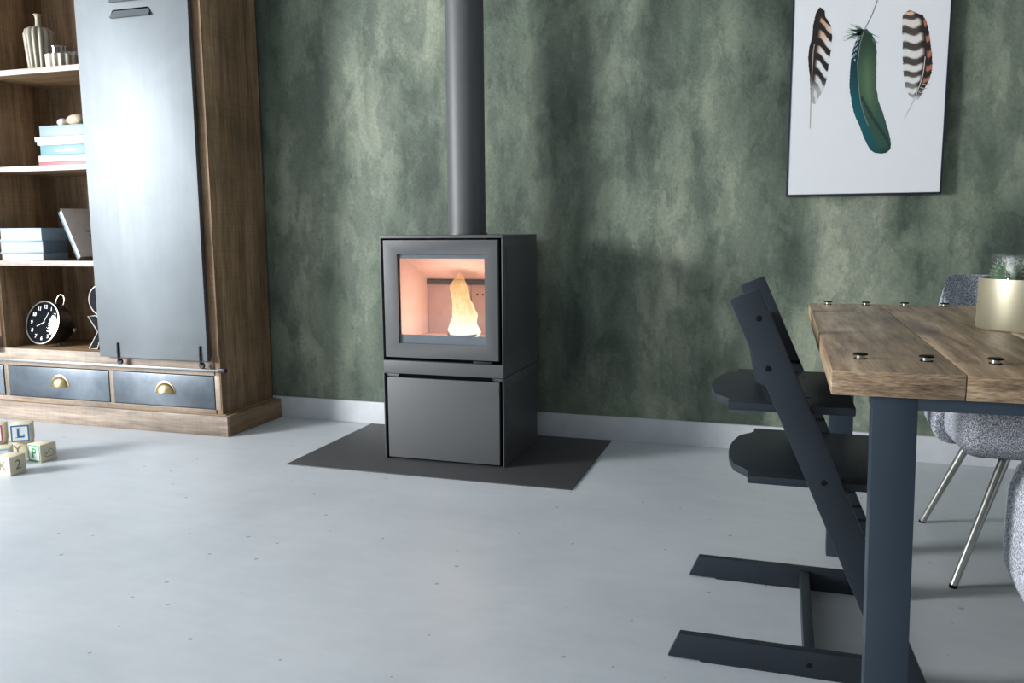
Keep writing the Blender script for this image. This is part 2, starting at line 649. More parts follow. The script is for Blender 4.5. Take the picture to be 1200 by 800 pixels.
# lower front frame
box('front_rail', -4.45, CR - 0.034, CF - 0.002, CF + 0.004, 0.276, 0.361, M_lit_h, cab, 0.001)
box('front_rail', -4.45, CR - 0.034, CF - 0.002, CF + 0.02, 0.095, 0.117, M_lit_h, cab, 0.001)
for xs in (-3.718, -3.060, -2.458):
    box('front_stile', xs, xs + 0.028 if xs > -3.0 else xs + 0.025, CF - 0.002, CF + 0.02, 0.117, 0.276, M_lit_v, cab, 0.001)
box('drawer_box', -4.40, CR - 0.04, CF + 0.022, 3.54, 0.11, 0.30, M_black, cab, 0)
# plinth
box('plinth', -4.49, -2.378, 3.134, 3.157, 0, 0.095, M_lit_h, cab, 0.003)
box('plinth', -2.401, -2.378, 3.157, 3.578, 0, 0.095, M_cab_y, cab, 0.003)
box('plinth_base', -4.47, -2.402, 3.158, 3.56, 0.0, 0.098, M_cab_h, cab, 0)


def drawer(x0, x1, hx):
    d = box('drawer', x0, x1, CF - 0.005, CF + 0.016, 0.121, 0.272, M_drawer, cab, 0.002)
    # cup handle: upper half of an ellipsoid shell plus a flange
    bm = bmesh.new()
    a_, b_, c_ = 0.050, 0.028, 0.048
    zc = 0.186
    yc = CF - 0.005
    N, K = 16, 8
    rows = []
    for i in range(K + 1):
        th = (math.pi / 2) * i / K
        row = []
        for j in range(N + 1):
            ph = math.pi * j / N
            row.append(bm.verts.new((hx + a_ * math.cos(ph) * math.cos(th), yc - b_ * math.sin(ph) * math.cos(th), zc + c_ * math.sin(th) * 0.95)))
        rows.append(row)
    for A, B in zip(rows, rows[1:]):
        for j in range(N):
            bm.faces.new((A[j], A[j + 1], B[j + 1], B[j]))
    bmesh.ops.remove_doubles(bm, verts=bm.verts, dist=1e-5)
    # rolled lower lip
    addtube(bm, [(hx + a_ * math.cos(math.pi * j / N), yc - b_ * math.sin(math.pi * j / N), zc) for j in range(N + 1)], 0.0025, 6)
    h = link('cup_handle', frombm('cup_handle', bm, True), M_brass, d)
    fl = [(hx + 0.057 * math.cos(t), zc - 0.004 + 0.058 * math.sin(t)) for t in [math.pi * k / 16 for k in range(17)]]
    prism('handle_flange', fl, 'xz', yc - 0.0025, yc, M_brass, h, 0.0006)
    return d


drawer(-4.38, -3.724, -4.02)
drawer(-3.690, -3.063, -3.362)
drawer(-3.032, -2.461, -2.733)

# sliding doors
DY0, DY1 = 3.128, 3.150
door = box('sliding_door', -3.071, -2.462, DY0, DY1, 0.347, 2.30, M_door, cab, 0.002)
for zc in (1.888, 1.955, 2.022):
    pts = []
    for (sx, sz) in ((1, 1), (-1, 1), (-1, -1), (1, -1)):
        cx, cz = -2.763 + sx * (0.108 - (0.02 if sz > 0 else 0.004)), zc + sz * (0.017 - (0.014 if sz > 0 else 0.003))
        rad = 0.014 if sz > 0 else 0.003
        a0 = {(1, 1): 0, (-1, 1): 90, (-1, -1): 180, (1, -1): 270}[(sx, sz)]
        for k in range(5):
            a = math.radians(a0 + 90 * k / 4)
            pts.append((cx + rad * math.cos(a), cz + rad * math.sin(a)))
    bm = bmesh.new()
    addprism(bm, pts, 'xz', DY0 - 0.014, DY0 + 0.001)
    for vtx in bm.verts:
        if vtx.co.y < DY0 - 0.012 and vtx.co.z > zc:
            vtx.co.y = DY0 - 0.001
    bevel_all(bm, 0.002)
    lv = link('door_louvre', frombm('door_louvre', bm, True), M_door, door)
    prism('louvre_slit', [(x, zc + (z - zc) * 0.55 + 0.010) for x, z in pts], 'xz', DY0 - 0.0015, DY0 + 0.001, M_black, lv)
for hx in (-2.960, -2.498):
    hk = tube('roller_hanger', [(hx, DY0 - 0.004, 0.418), (hx, DY0 - 0.006, 0.37), (hx, DY0 - 0.004, 0.330)], 0.0045, M_iron, door, 8)
    lathe('roller_wheel', [(0, -0.006), (0.013, -0.006), (0.015, -0.003), (0.012, 0), (0.015, 0.003), (0.013, 0.006), (0, 0.006)], (hx, DY0 + 0.006, 0.327), M_iron, hk, 20, axis_m=Matrix.Rotation(math.pi / 2, 4, 'X'))
door2 = box('sliding_door', -4.33, -3.727, DY0, DY1, 0.347, 2.30, M_door, cab, 0.002)
door2['label'] = 'second steel sliding door at the left edge'
trk = box('door_track', -4.44, -2.395, DY0 + 0.002, DY0 + 0.014, 0.302, 0.311, M_track, cab, 0.001)
box('track_bracket', -2.52, -2.50, DY0 + 0.014, CF, 0.300, 0.310, M_iron, trk, 0.001)
box('track_end_stop', -2.412, -2.372, DY0 - 0.001, DY0 + 0.018, 0.298, 0.317, M_iron, trk, 0.003)

# ------------------------------------------------------------------ things in the cabinet
# fluted bottle vase
vs1 = thing('bottle_vase', 'tall ribbed olive-grey ceramic bottle vase with narrow neck on top shelf', 'vase', (-3.508, 3.34, 1.70))


def flute(n, amp):
    return lambda a, z: 1 + amp * (abs(math.sin(a * n / 2)) - 0.6)


lathe('vase_body', [(0.0, 0.0), (0.050, 0.0), (0.053, 0.004), (0.061, 0.09), (0.067, 0.18), (0.067, 0.196), (0.061, 0.214), (0.043, 0.226), (0.020, 0.231), (0.0, 0.232)], (0, 0, 0), M_ceramic, vs1, 112, flute(14, 0.16), True)
lathe('vase_neck', [(0.018, 0.226), (0.015, 0.238), (0.013, 0.268), (0.015, 0.284), (0.021, 0.290), (0.019, 0.292), (0.011, 0.284), (0.009, 0.235)], (0, 0, 0), M_ceramic, vs1, 32, None, True, None, True, False)
cupt = thing('tealight_holder', 'low ribbed cream candle cup with glass rim beside the bottle vase', 'candle holder', (-3.312, 3.29, 1.70))
lathe('ribbed_cup', [(0, 0), (0.072, 0), (0.078, 0.006), (0.080, 0.070), (0.074, 0.072), (0.070, 0.02), (0, 0.015)], (0, 0, 0), M_cuplight, cupt, 112, flute(16, 0.13), True)
lathe('glass_liner', [(0.064, 0.02), (0.066, 0.100), (0.068, 0.108), (0.065, 0.108), (0.062, 0.100), (0.060, 0.02)], (0, 0, 0), M_glass2, cupt, 40, None, True, None, True, False)
lathe('candle', [(0, 0.02), (0.055, 0.02), (0.055, 0.062), (0, 0.064)], (0, 0, 0), M_pages, cupt, 32, None, True)


def cover_mat(nm, rgb):
    return plain('cover_' + nm, rgb, 0.45, 0, 0.4, 0.06, 25)


def book(label, loc, rz, w, d, h, cov, spine='-y', group=None, title=None, tcol=None, tsize=0.012, tb=0.003, pg=None):
    pg = pg or M_pages
    """book lying flat; w along x, d along y; spine side names the bound edge"""
    t = thing('book', label, 'book', loc, rz, group)
    hw, hd = w / 2, d / 2
    box('cover_board', -hw, hw, -hd, hd, 0, tb, cov, t, 0.0008, True)
    box('cover_board', -hw, hw, -hd, hd, h - tb, h, cov, t, 0.0008, True)
    i = 0.004
    if spine == '-y':
        box('page_block', -hw + i, hw - i, -hd + 0.003, hd - i, tb, h - tb, pg, t, 0, True)
        sp_ = box('spine', -hw, hw, -hd - 0.003, -hd + 0.002, 0, h, cov, t, 0.0015, True)
        if title:
            bm = bmesh.new()
            rt_ = random.Random(len(label))
            xx = -title / 2
            while xx < title / 2:
                ww = rt_.uniform(0.003, 0.008)
                hh_ = tsize * rt_.uniform(0.55, 1.0)
                addbox(bm, xx, xx + ww, -hd - 0.0034, -hd - 0.0028, h / 2 - tsize / 2, h / 2 - tsize / 2 + hh_)
                xx += ww + rt_.uniform(0.0015, 0.004)
            link('title_print', frombm('title_print', bm), tcol, sp_, True)
    else:
        box('page_block', -hw + i, hw - 0.003, -hd + i, hd - i, tb, h - tb, pg, t, 0, True)
        box('spine', hw - 0.002, hw + 0.003, -hd, hd, 0, h, cov, t, 0.0015, True)
    return t


C_gb = cover_mat('grey_blue', (112, 132, 138))
C_wh = cover_mat('white', (176, 176, 178))
C_te = cover_mat('teal', (80, 124, 134))
C_rd = cover_mat('red', (150, 70, 80))
C_bl = cover_mat('pale_blue', (128, 148, 160))
C_sl = cover_mat('slate', (104, 122, 138))
C_dk = cover_mat('dark_slate', (60, 72, 84))
C_tp = cover_mat('taupe', (196, 188, 182))
T_wh = plain('print_white', (240, 242, 242), 0.6)
T_gr = plain('print_grey', (128, 150, 160), 0.6)
T_bk = plain('print_black', (40, 40, 42), 0.6)
G2 = 'books stacked on the middle shelf'
z = 1.2515
stack = [
    ('thin white book with red-edged cover, lowest of the stack with pebbles', 0.316, 0.018, C_rd, None, None, -3.281, 0.003),
    ('plain white book lying below the teal book', 0.318, 0.031, C_wh, None, None, -3.279, 0.003),
    ('bright teal book with white spine title in the stack', 0.302, 0.047, C_te, 0.11, T_wh, -3.271, 0.003),
    ('slim white book lying directly on the teal book', 0.318, 0.019, C_wh, None, None, -3.281, 0.003),
    ('slim white book jutting out left under the grey-blue book', 0.334, 0.021, C_wh, None, None, -3.286, 0.003),
    ('grey-blue cloth book on top of the stack, under two pebbles', 0.292, 0.051, C_gb, 0.16, T_gr, -3.273, 0.003),
]
for lab, w_, h_, cv, tt, tcx, xc, tb in stack:
    book(lab, (xc, 3.215 + 0.11, z), random.uniform(-0.008, 0.008), w_, 0.22, h_, cv, '-y', G2, tt, tcx, 0.013 if cv is C_te else 0.010, tb)
    z += h_ + 0.0004
ZB = z
if True:
    for nm, lab, xc, yc, sx, sy, sz, mt in (('pebble', 'small white pebble on the grey-blue book', -3.333, 3.27, 0.026, 0.024, 0.019, M_stonew),
                                            ('pebble', 'larger tan egg-shaped pebble on the grey-blue book', -3.248, 3.27, 0.052, 0.036, 0.027, M_stoneb)):
        bm = bmesh.new()
        bmesh.ops.create_uvsphere(bm, u_segments=28, v_segments=18, radius=1)
        for vtx in bm.verts:
            k = 1 + 0.10 * vtx.co.x
            vtx.co = Vector((vtx.co.x * sx, vtx.co.y * sy * k, vtx.co.z * sz * k))
        bmesh.ops.translate(bm, verts=bm.verts, vec=(xc, yc, ZB + sz * 1.0))
        tag(link(nm, frombm(nm, bm, True), mt), lab, 'pebble', 'pebbles on the book stack')

G3 = 'books lying on the lower shelf'
book('pale-paged book with slate spine, lowest of three beside the leaning book', (-3.565, 3.262, 0.7975), 0.10, 0.24, 0.17, 0.034, C_bl, '+x', G3)
book('blue-grey book in the middle of three beside the leaning book', (-3.567, 3.262, 0.832), 0.13, 0.24, 0.17, 0.061, C_sl, '+x', G3, tb=0.007, pg=cover_mat('grey_pages', (128, 136, 143)))
book('thick white-paged book with light blue cover, top of three', (-3.563, 3.262, 0.8934), 0.09, 0.24, 0.17, 0.062, C_bl, '+x', G3, tb=0.008)
t = thing('book', 'dark slate book standing upright behind the leaning taupe book', 'book', (-3.312, 3.50, 0.7975), 0.0, G3)
box('cover_board', -0.028, -0.024, -0.03, 0.045, 0, 0.15, C_dk, t, 0.0008, True)
box('cover_board', 0.024, 0.028, -0.03, 0.045, 0, 0.15, C_dk, t, 0.0008, True)
box('page_block', -0.024, 0.024, -0.028, 0.041, 0.004, 0.146, C_sl, t, 0, True)
box('spine', -0.028, 0.028, -0.034, -0.028, 0, 0.15, C_dk, t, 0.001, True)
# leaning book
t = thing('book', 'taupe book leaning to the left with pale blue page edge', 'book', (-3.219, 3.31, 0.7985), 0.0, G3)
t.rotation_euler = (0, math.radians(-33.5), -0.30)
box('cover_board', 0.0, 0.003, -0.10, 0.10, 0.0, 0.278, C_bl, t, 0.0008, True)
bd = box('cover_board', 0.031, 0.034, -0.10, 0.10, 0.0, 0.278, C_tp, t, 0.0008, True)
box('page_block', 0.003, 0.031, -0.096, 0.10, 0.004, 0.274, cover_mat('page_blue', (150, 164, 174)), t, 0, True)
box('spine', 0.0, 0.034, 0.098, 0.103, 0.0, 0.278, C_tp, t, 0.001, True)
for zz, ln in ((0.150, 0.10), (0.140, 0.13)):
    box('title_rule', 0.034, 0.0344, -0.02, -0.02 + ln, zz, zz + 0.0016, T_bk, bd, 0, True)
for k in range(7):
    box('title_mark', 0.034, 0.0344, -0.012 + k * 0.014, -0.012 + k * 0.014 + (0.009 if k % 3 else 0.012), 0.112, 0.122 if k % 2 else 0.125, T_bk, bd, 0, True)
box('title_rule', 0.034, 0.0344, -0.02, 0.09, 0.090, 0.0914, T_bk, bd, 0, True)

# alarm clock
ck = thing('alarm_clock', 'round black dome-backed alarm clock with white numerals on bottom shelf', 'clock', (-3.53, 3.25, 0.361))
nrm = Vector((-0.04, -0.96, 0.25)).normalized()
cxd = Vector((0, 0, 1)).cross(nrm).normalized()
cyd = nrm.cross(cxd)
cm = Matrix((cxd, cyd, nrm)).transposed().to_4x4()
cm.translation = Vector((0.0, 0.0, 0.122))
M_clock = plain('clock_black', (20, 22, 26), 0.25)
M_clockface = plain('clock_face_black', (18, 20, 24), 0.8, 0, 0.03)
prof = [(0, -0.150), (0.03, -0.148), (0.06, -0.135), (0.085, -0.11), (0.10, -0.075), (0.108, -0.03), (0.110, -0.004), (0.112, 0.0), (0.110, 0.006), (0.104, 0.006), (0.102, 0.0), (0, 0.0)]
ob = lathe('clock_case', prof, (0, 0, 0), M_clock, ck, 56, None, True, cm)
face = lathe('clock_face', [(0, 0.0005), (0.101, 0.0005), (0.101, 0.0015), (0, 0.0015)], (0, 0, 0), M_clockface, ck, 48, None, True, cm)
lathe('bezel', [(0.104, 0.004), (0.110, 0.005), (0.110, 0.009), (0.105, 0.010), (0.104, 0.004)], (0, 0, 0), M_chrome, ck, 56, None, True, cm, True, False)
for k in range(1, 13):
    a = math.radians(90 - 30 * k)
    mm = cm @ Matrix.Translation((0.080 * math.cos(a), 0.080 * math.sin(a), 0.002))
    lettering('numeral', str(k), 0.026, T_wh, face, mm, 0.0004, 0.0005)
for ang, ln, wd in ((62, 0.060, 0.0022), (205, 0.045, 0.003)):
    a = math.radians(ang)
    bm = bmesh.new()
    addbox(bm, -0.010, ln, -wd / 2, wd / 2, 0.003, 0.0042)
    bmesh.ops.transform(bm, verts=bm.verts, matrix=cm @ Matrix.Rotation(a, 4, 'Z'))
    link('clock_hand', frombm('clock_hand', bm), T_wh, face, True)
M_clockglass = glass('clock_glass', (0.96, 0.97, 0.97, 1), 0.02, 0.02)
lathe('clock_glass', [(0.103 * math.sin(math.pi / 2 * k / 14), 0.006 + 0.010 * (1 - math.sin(math.pi / 2 * k / 14) ** 2)) for k in range(14, -1, -1)], (0, 0, 0), M_clockglass, ck, 48, None, True, cm, True, False)
hp = [(-0.012, 0.0), (-0.016, 0.03), (-0.006, 0.052), (0.012, 0.060), (0.030, 0.052), (0.040, 0.03), (0.036, 0.0)]
hm = cm @ Matrix.Translation((0.02, 0.095, -0.05))
tube('carry_handle', [hm @ Vector((a, b_, 0)) for a, b_ in hp], 0.003, M_chrome, ck, 8, None, False, True)
lathe('winder_knob', [(0, 0), (0.004, 0), (0.004, 0.012), (0.012, 0.014), (0.012, 0.022), (0, 0.022)], (0, 0, 0), M_chrome, ck, 20, None, True, cm @ Matrix.Translation((0.075, -0.02, -0.098)) @ Matrix.Rotation(math.radians(125), 4, 'Y'))
for sx in (-0.045, 0.045):
    tube('foot', [(sx, 0.045, 0.0), (sx * 0.95, 0.045, 0.035)], 0.006, M_clock, ck, 8, None, False, True)

# letter ornaments (black faces, white rims)
M_orn = plain('ornament_black', (22, 24, 28), 0.7, 0, 0.1)
M_rim = plain('ornament_rim_white', (222, 220, 214), 0.45)
GO = 'letter ornaments on the bottom shelf'
ox = thing('letter_ornament', 'black letter X ornament with white rim, partly behind the sliding door', 'ornament', (-3.145, 3.25, 0.361), 0, GO)
Xp = [(-0.095, 0.0), (-0.045, 0.0), (-0.030, 0.035), (-0.004, 0.035 + 0.02), (0.030, 0.0), (0.085, 0.0), (0.035, 0.085), (0.085, 0.165), (0.035, 0.165), (0.0, 0.115), (-0.035, 0.165), (-0.088, 0.160), (-0.035, 0.085)]
prism('letter_body', Xp, 'xz', -0.012, 0.012, M_orn, ox, 0, None, True)
tube('letter_rim', [(a, -0.013, b_ + 0.003) for a, b_ in Xp], 0.0028, M_rim, ox, 6, None, True, True)
oa = thing('letter_ornament', 'black ampersand-like loop ornament with white rim above the letter X', 'ornament', (-3.143, 3.25, 0.5275), 0, GO)
lo = []
for k in range(28):
    a = math.radians(-60 + 300 * k / 27)
    lo.append((0.005 + 0.078 * math.cos(a) * (1.0), 0.085 + 0.068 * math.sin(a)))
outer = [(0.005 + 0.082 * math.cos(2 * math.pi * k / 32), 0.0765 + 0.0765 * math.sin(2 * math.pi * k / 32)) for k in range(32)]
inner = [(0.012 + 0.038 * math.cos(2 * math.pi * k / 32), 0.086 + 0.036 * math.sin(2 * math.pi * k / 32)) for k in range(32)]
prism('letter_body', outer, 'xz', -0.012, 0.012, M_orn, oa, 0, inner, True)
tube('letter_rim', [(a, -0.013, b_) for a, b_ in outer], 0.0028, M_rim, oa, 6, None, True, True)
tube('letter_rim', [(a, -0.013, b_) for a, b_ in inner], 0.0024, M_rim, oa, 6, None, True, True)

# ------------------------------------------------------------------ toy blocks
GB = 'wooden alphabet blocks on the floor'


def toy_block(label, loc, rz, S, fcol, letter, side=None, fillc=True):
    t = thing('toy_block', label, 'toy block', loc, rz, GB)
    bl = rounded('block_body', -S / 2, S / 2, -S / 2, S / 2, 0, S, 0.0025, M_blockwood, t, True, 2)
    e = S / 2
    if fcol:
        mt = plain('block_ink_%d_%d_%d' % fcol, fcol, 0.5)
        q = S * 0.46
        box('panel_print', -q, q, -e - 0.0004, -e + 0.001, S / 2 - q, S / 2 + q, mt, bl, 0, True)
        q2 = S * 0.38
        box('panel_print', -q2, q2, -e - 0.0008, -e + 0.001, S / 2 - q2, S / 2 + q2, M_blockfront, bl, 0, True)
        if letter:
            lt_ = lettering('letter_print', letter, S * 0.74, mt, bl, face_m((0, -e - 0.001, S / 2), (1, 0, 0), (0, 0, 1)), 0.0003, 0.0014)
            bb = [v_.co for v_ in lt_.data.vertices]
            lx0, lx1, lz0, lz1 = min(c.x for c in bb), max(c.x for c in bb), min(c.z for c in bb), max(c.z for c in bb)
            sr = {'L': [(lx0 - 0.006, lx0 + 0.014, lz1 - 0.0025, lz1), (lx0 - 0.006, lx0 + 0.008, lz0, lz0 + 0.0025), (lx1 - 0.0025, lx1 + 0.0015, lz0, lz0 + 0.014)],
                  'P': [(lx0 - 0.005, lx0 + 0.008, lz1 - 0.0025, lz1), (lx0 - 0.005, lx0 + 0.012, lz0, lz0 + 0.0025)]}.get(letter, [])
            for a0, a1, c0, c1 in sr:
                box('serif_print', a0, a1, -e - 0.0013, -e - 0.0007, c0, c1, mt, lt_, 0, True)
    elif letter:
        lettering('letter_print', letter, S * 0.72, plain('block_engraved', (120, 112, 92), 0.6), bl, face_m((0, -e - 0.0004, S / 2), (1, 0, 0), (0, 0, 1)), 0.0003)
    if side == 'duck':
        dk = [(-0.62, -0.02), (-0.50, 0.12), (-0.36, 0.10), (-0.30, -0.06), (-0.40, -0.20), (-0.20, -0.12), (0.05, 0.28), (0.34, 0.36), (0.58, 0.10), (0.62, -0.26), (0.42, -0.46), (-0.20, -0.48), (-0.44, -0.40), (-0.50, -0.24)]
        tube('animal_outline', [(e + 0.0002, p * S * 0.5, S / 2 + q_ * S * 0.5) for p, q_ in dk], 0.0011, plain('block_engraved', (120, 112, 92), 0.6), bl, 6, None, False, True)
    elif side:
        lettering('letter_print', side, S * 0.72, plain('block_engraved', (120, 112, 92), 0.6), bl, face_m((e + 0.0004, 0, S / 2), (0, 1, 0), (0, 0, 1)), 0.0003)
    return t


S = 0.074
toy_block('wooden block with green-framed letter P, rightmost of the blocks', (-2.884, 2.596, 0), -0.10, S, (70, 150, 96), 'P', 'duck')
toy_block('wooden block with engraved 2, front block nearest the camera', (-2.842, 2.409, 0), 0.02, S, None, 'K', '2')
toy_block('wooden block with letter Y, under the blue L block', (-3.012, 2.612, 0), 0.42, S, None, 'Y', None)
toy_block('wooden block with light-blue frame lying behind the front block', (-2.985, 2.494, 0), 0.72, S, (150, 190, 214), '', None)
toy_block('wooden block with blue-framed letter L on the top row', (-2.990, 2.602, S + 0.0006), 0.62, S, (52, 110, 160), 'L', None)
toy_block('wooden block under the red O block, at the left picture edge', (-3.102, 2.565, 0), 0.45, S, None, None, None)
toy_block('wooden block with red-framed letter O on the top row', (-3.086, 2.560, S + 0.0006), 0.62, S, (176, 60, 92), 'O', None)

# ------------------------------------------------------------------ floor plate and stove
tag(box('floor_plate', -1.868, -0.688, 2.82, 3.555, 0.0, 0.004, M_plate, None, 0.001), 'dark grey steel hearth plate on the floor under the stove', 'hearth plate')
ZP = 0.0045
stv = thing('stove', 'tall dark grey steel pellet stove with glass door and burning fire', 'stove', (-1.265, 3.24, ZP))
SX0, SX1, SY0, SY1, SZ = -1.521, -1.007, 3.009, 3.474, 0.911
XL, XR = SX0, SX1
# upper fire module shell: sides, top, back, floor
box('top_panel', XL, XR, SY0, SY1, 0.900, SZ, M_steel, stv, 0.0015)
for nm, a, b_ in (('side_panel', XL, XL + 0.004), ('side_panel', XR - 0.004, XR)):
    box(nm, a, b_, SY0, SY1, 0.360, 0.8995, M_steel, stv, 0.001)
box('back_panel', XL + 0.012, XR - 0.012, SY1 - 0.012, SY1, 0.01, 0.8995, M_steel, stv, 0)
box('base_band', XL + 0.0005, XR - 0.004, SY0, SY0 + 0.02, 0.360, 0.412, M_steel, stv, 0.001)
box('fire_module_floor', XL + 0.012, XR - 0.012, SY0 + 0.02, SY1 - 0.012, 0.362, 0.420, M_black, stv, 0)
# recessed panels on the right side
box('side_inset', XR, XR + 0.0025, SY0 + 0.038, SY1 - 0.045, 0.425, 0.868, M_steel2, stv, 0.0012)
box('side_inset', XR, XR + 0.0025, SY0 + 0.028, SY1 - 0.045, 0.045, 0.312, M_steel2, stv, 0.0012)
# lower module
for nm, a, b_ in (('side_panel', XL, XL + 0.004), ('side_panel', XR - 0.004, XR)):
    box(nm, a, b_, SY0, SY1, 0.0046, 0.3570, M_steel, stv, 0.001)
box('lower_top', XL + 0.010, XR - 0.010, SY0 + 0.010, SY1, 0.346, 0.357, M_steel, stv, 0.0005)
box('lower_cavity', XL + 0.004, XR - 0.004, SY0 + 0.016, SY0 + 0.03, 0.0046, 0.346, M_black, stv, 0)
box('pedestal', XL + 0.012, XR - 0.012, SY0 + 0.03, SY1 - 0.012, 0.0046, 0.345, M_black, stv, 0)
box('lower_door', XL + 0.019, XR - 0.017, SY0 - 0.004, SY0 + 0.012, 0.014, 0.344, M_steel, stv, 0.0015)
box('grip_slot', -1.454, -1.060, SY0 + 0.002, SY0 + 0.0165, 0.3452, 0.3575, M_black, stv, 0)
# door frame with window
gx0, gx1, gz0, gz1 = -1.445, -1.079, 0.485, 0.838
dr = prism('door_frame', rect(XL + 0.017, XR - 0.018, 0.427, 0.893), 'xz', SY0 - 0.006, SY0 + 0.018, M_steel, stv, 0.0015, rect(gx0, gx1, gz0, gz1))
box('glass_edge_band', gx0, gx1, SY0 + 0.004, SY0 + 0.0055, gz1 - 0.017, gz1, M_glaze, dr, 0)
box('glass_edge_band', gx0, gx1, SY0 + 0.004, SY0 + 0.0055, gz0, gz0 + 0.034, M_glaze, dr, 0)
box('glass_edge_band', gx0, gx0 + 0.004, SY0 + 0.004, SY0 + 0.0055, gz0 + 0.034, gz1 - 0.017, M_black, dr, 0)
box('glass_pane', gx0, gx1, SY0 + 0.006, SY0 + 0.010, gz0, gz1, M_glass, dr, 0)
box('door_latch', -1.130, -1.052, SY0 - 0.002, SY0 + 0.012, 0.4145, 0.4225, M_iron, stv, 0.001)
box('door_gap_shadow', XL + 0.004, XR - 0.004, SY0 + 0.019, SY0 + 0.021, 0.412, 0.485, M_black, stv, 0)
for a, b_ in ((XL + 0.004, gx0), (gx1, XR - 0.004)):
    box('inner_front', a, b_, SY0 + 0.019, SY0 + 0.021, 0.485, 0.8995, M_black, stv, 0)
# firebox
fx0, fx1, fy0, fy1, fz0 = -1.447, -1.075, SY0 + 0.022, 3.305, 0.486
box('firebox_side', fx0 - 0.02, fx0, fy0, fy1, fz0, 0.895, M_vermi, stv, 0)
box('firebox_side', fx1, fx1 + 0.02, fy0, fy1, fz0, 0.895, M_vermi, stv, 0)
box('firebox_floor', fx0, fx1, fy0, fy1, fz0 - 0.02, fz0 + 0.006, M_vermi, stv, 0)
bk = box('firebox_back', fx0, fx1, fy1, fy1 + 0.02, fz0, 0.895, M_vermi_b, stv, 0)
box('back_strip', fx0, fx1, fy1 - 0.012, fy1, 0.702, 0.722, M_steel2, bk, 0.0005)
box('back_plate', fx0 + 0.002, -1.247, fy1 - 0.006, fy1, fz0 + 0.006, 0.701, M_vermi_b, bk, 0.001)
box('back_plate', -1.244, fx1 - 0.002, fy1 - 0.006, fy1, fz0 + 0.006, 0.701, M_vermi_b, bk, 0.001)
for sx in (-1.218, -1.193):
    lathe('screw', [(0, 0), (0.004, 0), (0.003, 0.003), (0, 0.003)], (sx, fy1 - 0.006, 0.66), M_black, bk, 12, axis_m=Matrix.Rotation(math.pi / 2, 4, 'X'))
prism('baffle', [(fy0, 0.842), (fy1, 0.722), (fy1, 0.735), (fy0, 0.855)], 'yz', fx0, fx1, M_vermi, stv, 0)
lathe('burn_pot', [(0, 0.0), (0.05, 0.0), (0.066, 0.014), (0.062, 0.016), (0.045, 0.006), (0, 0.005)], (-1.24, 3.18, fz0 + 0.006), M_iron, stv, 32)
# flame
rows = [(0.496, -1.24, 0.060), (0.510, -1.24, 0.063), (0.526, -1.24, 0.0631), (0.545, -1.238, 0.058), (0.558, -1.237, 0.0560), (0.59, -1.233, 0.0516), (0.606, -1.236, 0.047), (0.622, -1.239, 0.0432), (0.650, -1.246, 0.0375), (0.678, -1.252, 0.0366), (0.699, -1.256, 0.0366), (0.721, -1.254, 0.028), (0.742, -1.25, 0.0150), (0.752, -1.251, 0.008), (0.760, -1.252, 0.001)]
from mathutils import noise as mnoise


def flame_mesh(rows, sub, seg, yc, dy, amp, seed):
    bm = bmesh.new()
    rings = []
    n = len(rows)
    for i in range((n - 1) * sub + 1):
        u = i / sub
        k = min(int(u), n - 2)
        f = u - k
        zz, xc, hw = [a_ + (b_ - a_) * f for a_, b_ in zip(rows[k], rows[k + 1])]
        ring = []
        for j in range(seg):
            a = 2 * math.pi * j / seg
            d = mnoise.noise(Vector((math.cos(a) * 1.6 + seed, math.sin(a) * 1.6, zz * 26))) * 1.0 + mnoise.noise(Vector((math.cos(a) * 4 + seed, math.sin(a) * 4, zz * 60))) * 0.5
            kx = 1 + amp * d
            sw = 0.006 * mnoise.noise(Vector((seed, 3.1, zz * 22)))
            ring.append(bm.verts.new((xc + sw + hw * kx * math.cos(a), yc + dy * hw * kx * math.sin(a), zz)))
        rings.append(ring)
    for A, B in zip(rings, rings[1:]):
        for j in range(seg):
            bm.faces.new((A[j], A[(j + 1) % seg], B[(j + 1) % seg], B[j]))
    return frombm('flame', bm, True)


fl = link('flame', flame_mesh(rows, 4, 48, 3.18, 0.7, 0.22, 1.7), M_flame, stv)
rows2 = [(z_, x_ + 0.004, w_ * 0.72) for z_, x_, w_ in rows[:10]] + [(0.700, -1.245, 0.014), (0.715, -1.240, 0.004)]
link('flame_core', flame_mesh(rows2, 4, 36, 3.17, 0.6, 0.4, 8.3), M_flame, stv)
rows3 = [(0.500, -1.215, 0.018), (0.54, -1.206, 0.018), (0.585, -1.200, 0.014), (0.62, -1.204, 0.011), (0.66, -1.216, 0.008), (0.69, -1.219, 0.002)]
link('flame_tongue', flame_mesh(rows3, 5, 24, 3.165, 0.8, 0.4, 4.1), M_flame, stv)
lp = bpy.data.lights.new('fire_glow', 'POINT')
lp.energy = 1.9
lp.color = (1.0, 0.72, 0.58)
lp.shadow_soft_size = 0.05
lo_ = bpy.data.objects.new('fire_glow', lp)
COL.objects.link(lo_)
lo_.location = (-1.25, 3.10, 0.60)
# flue pipe
lathe('flue_pipe', [(0.079, 0.912), (0.079, 2.70)], (-1.260, 3.30, 0), M_steel, stv, 48)
lathe('flue_collar', [(0.079, 0.9115), (0.086, 0.9115), (0.086, 0.918), (0.079, 0.918)], (-1.260, 3.30, 0), M_steel2, stv, 48, cap=False)

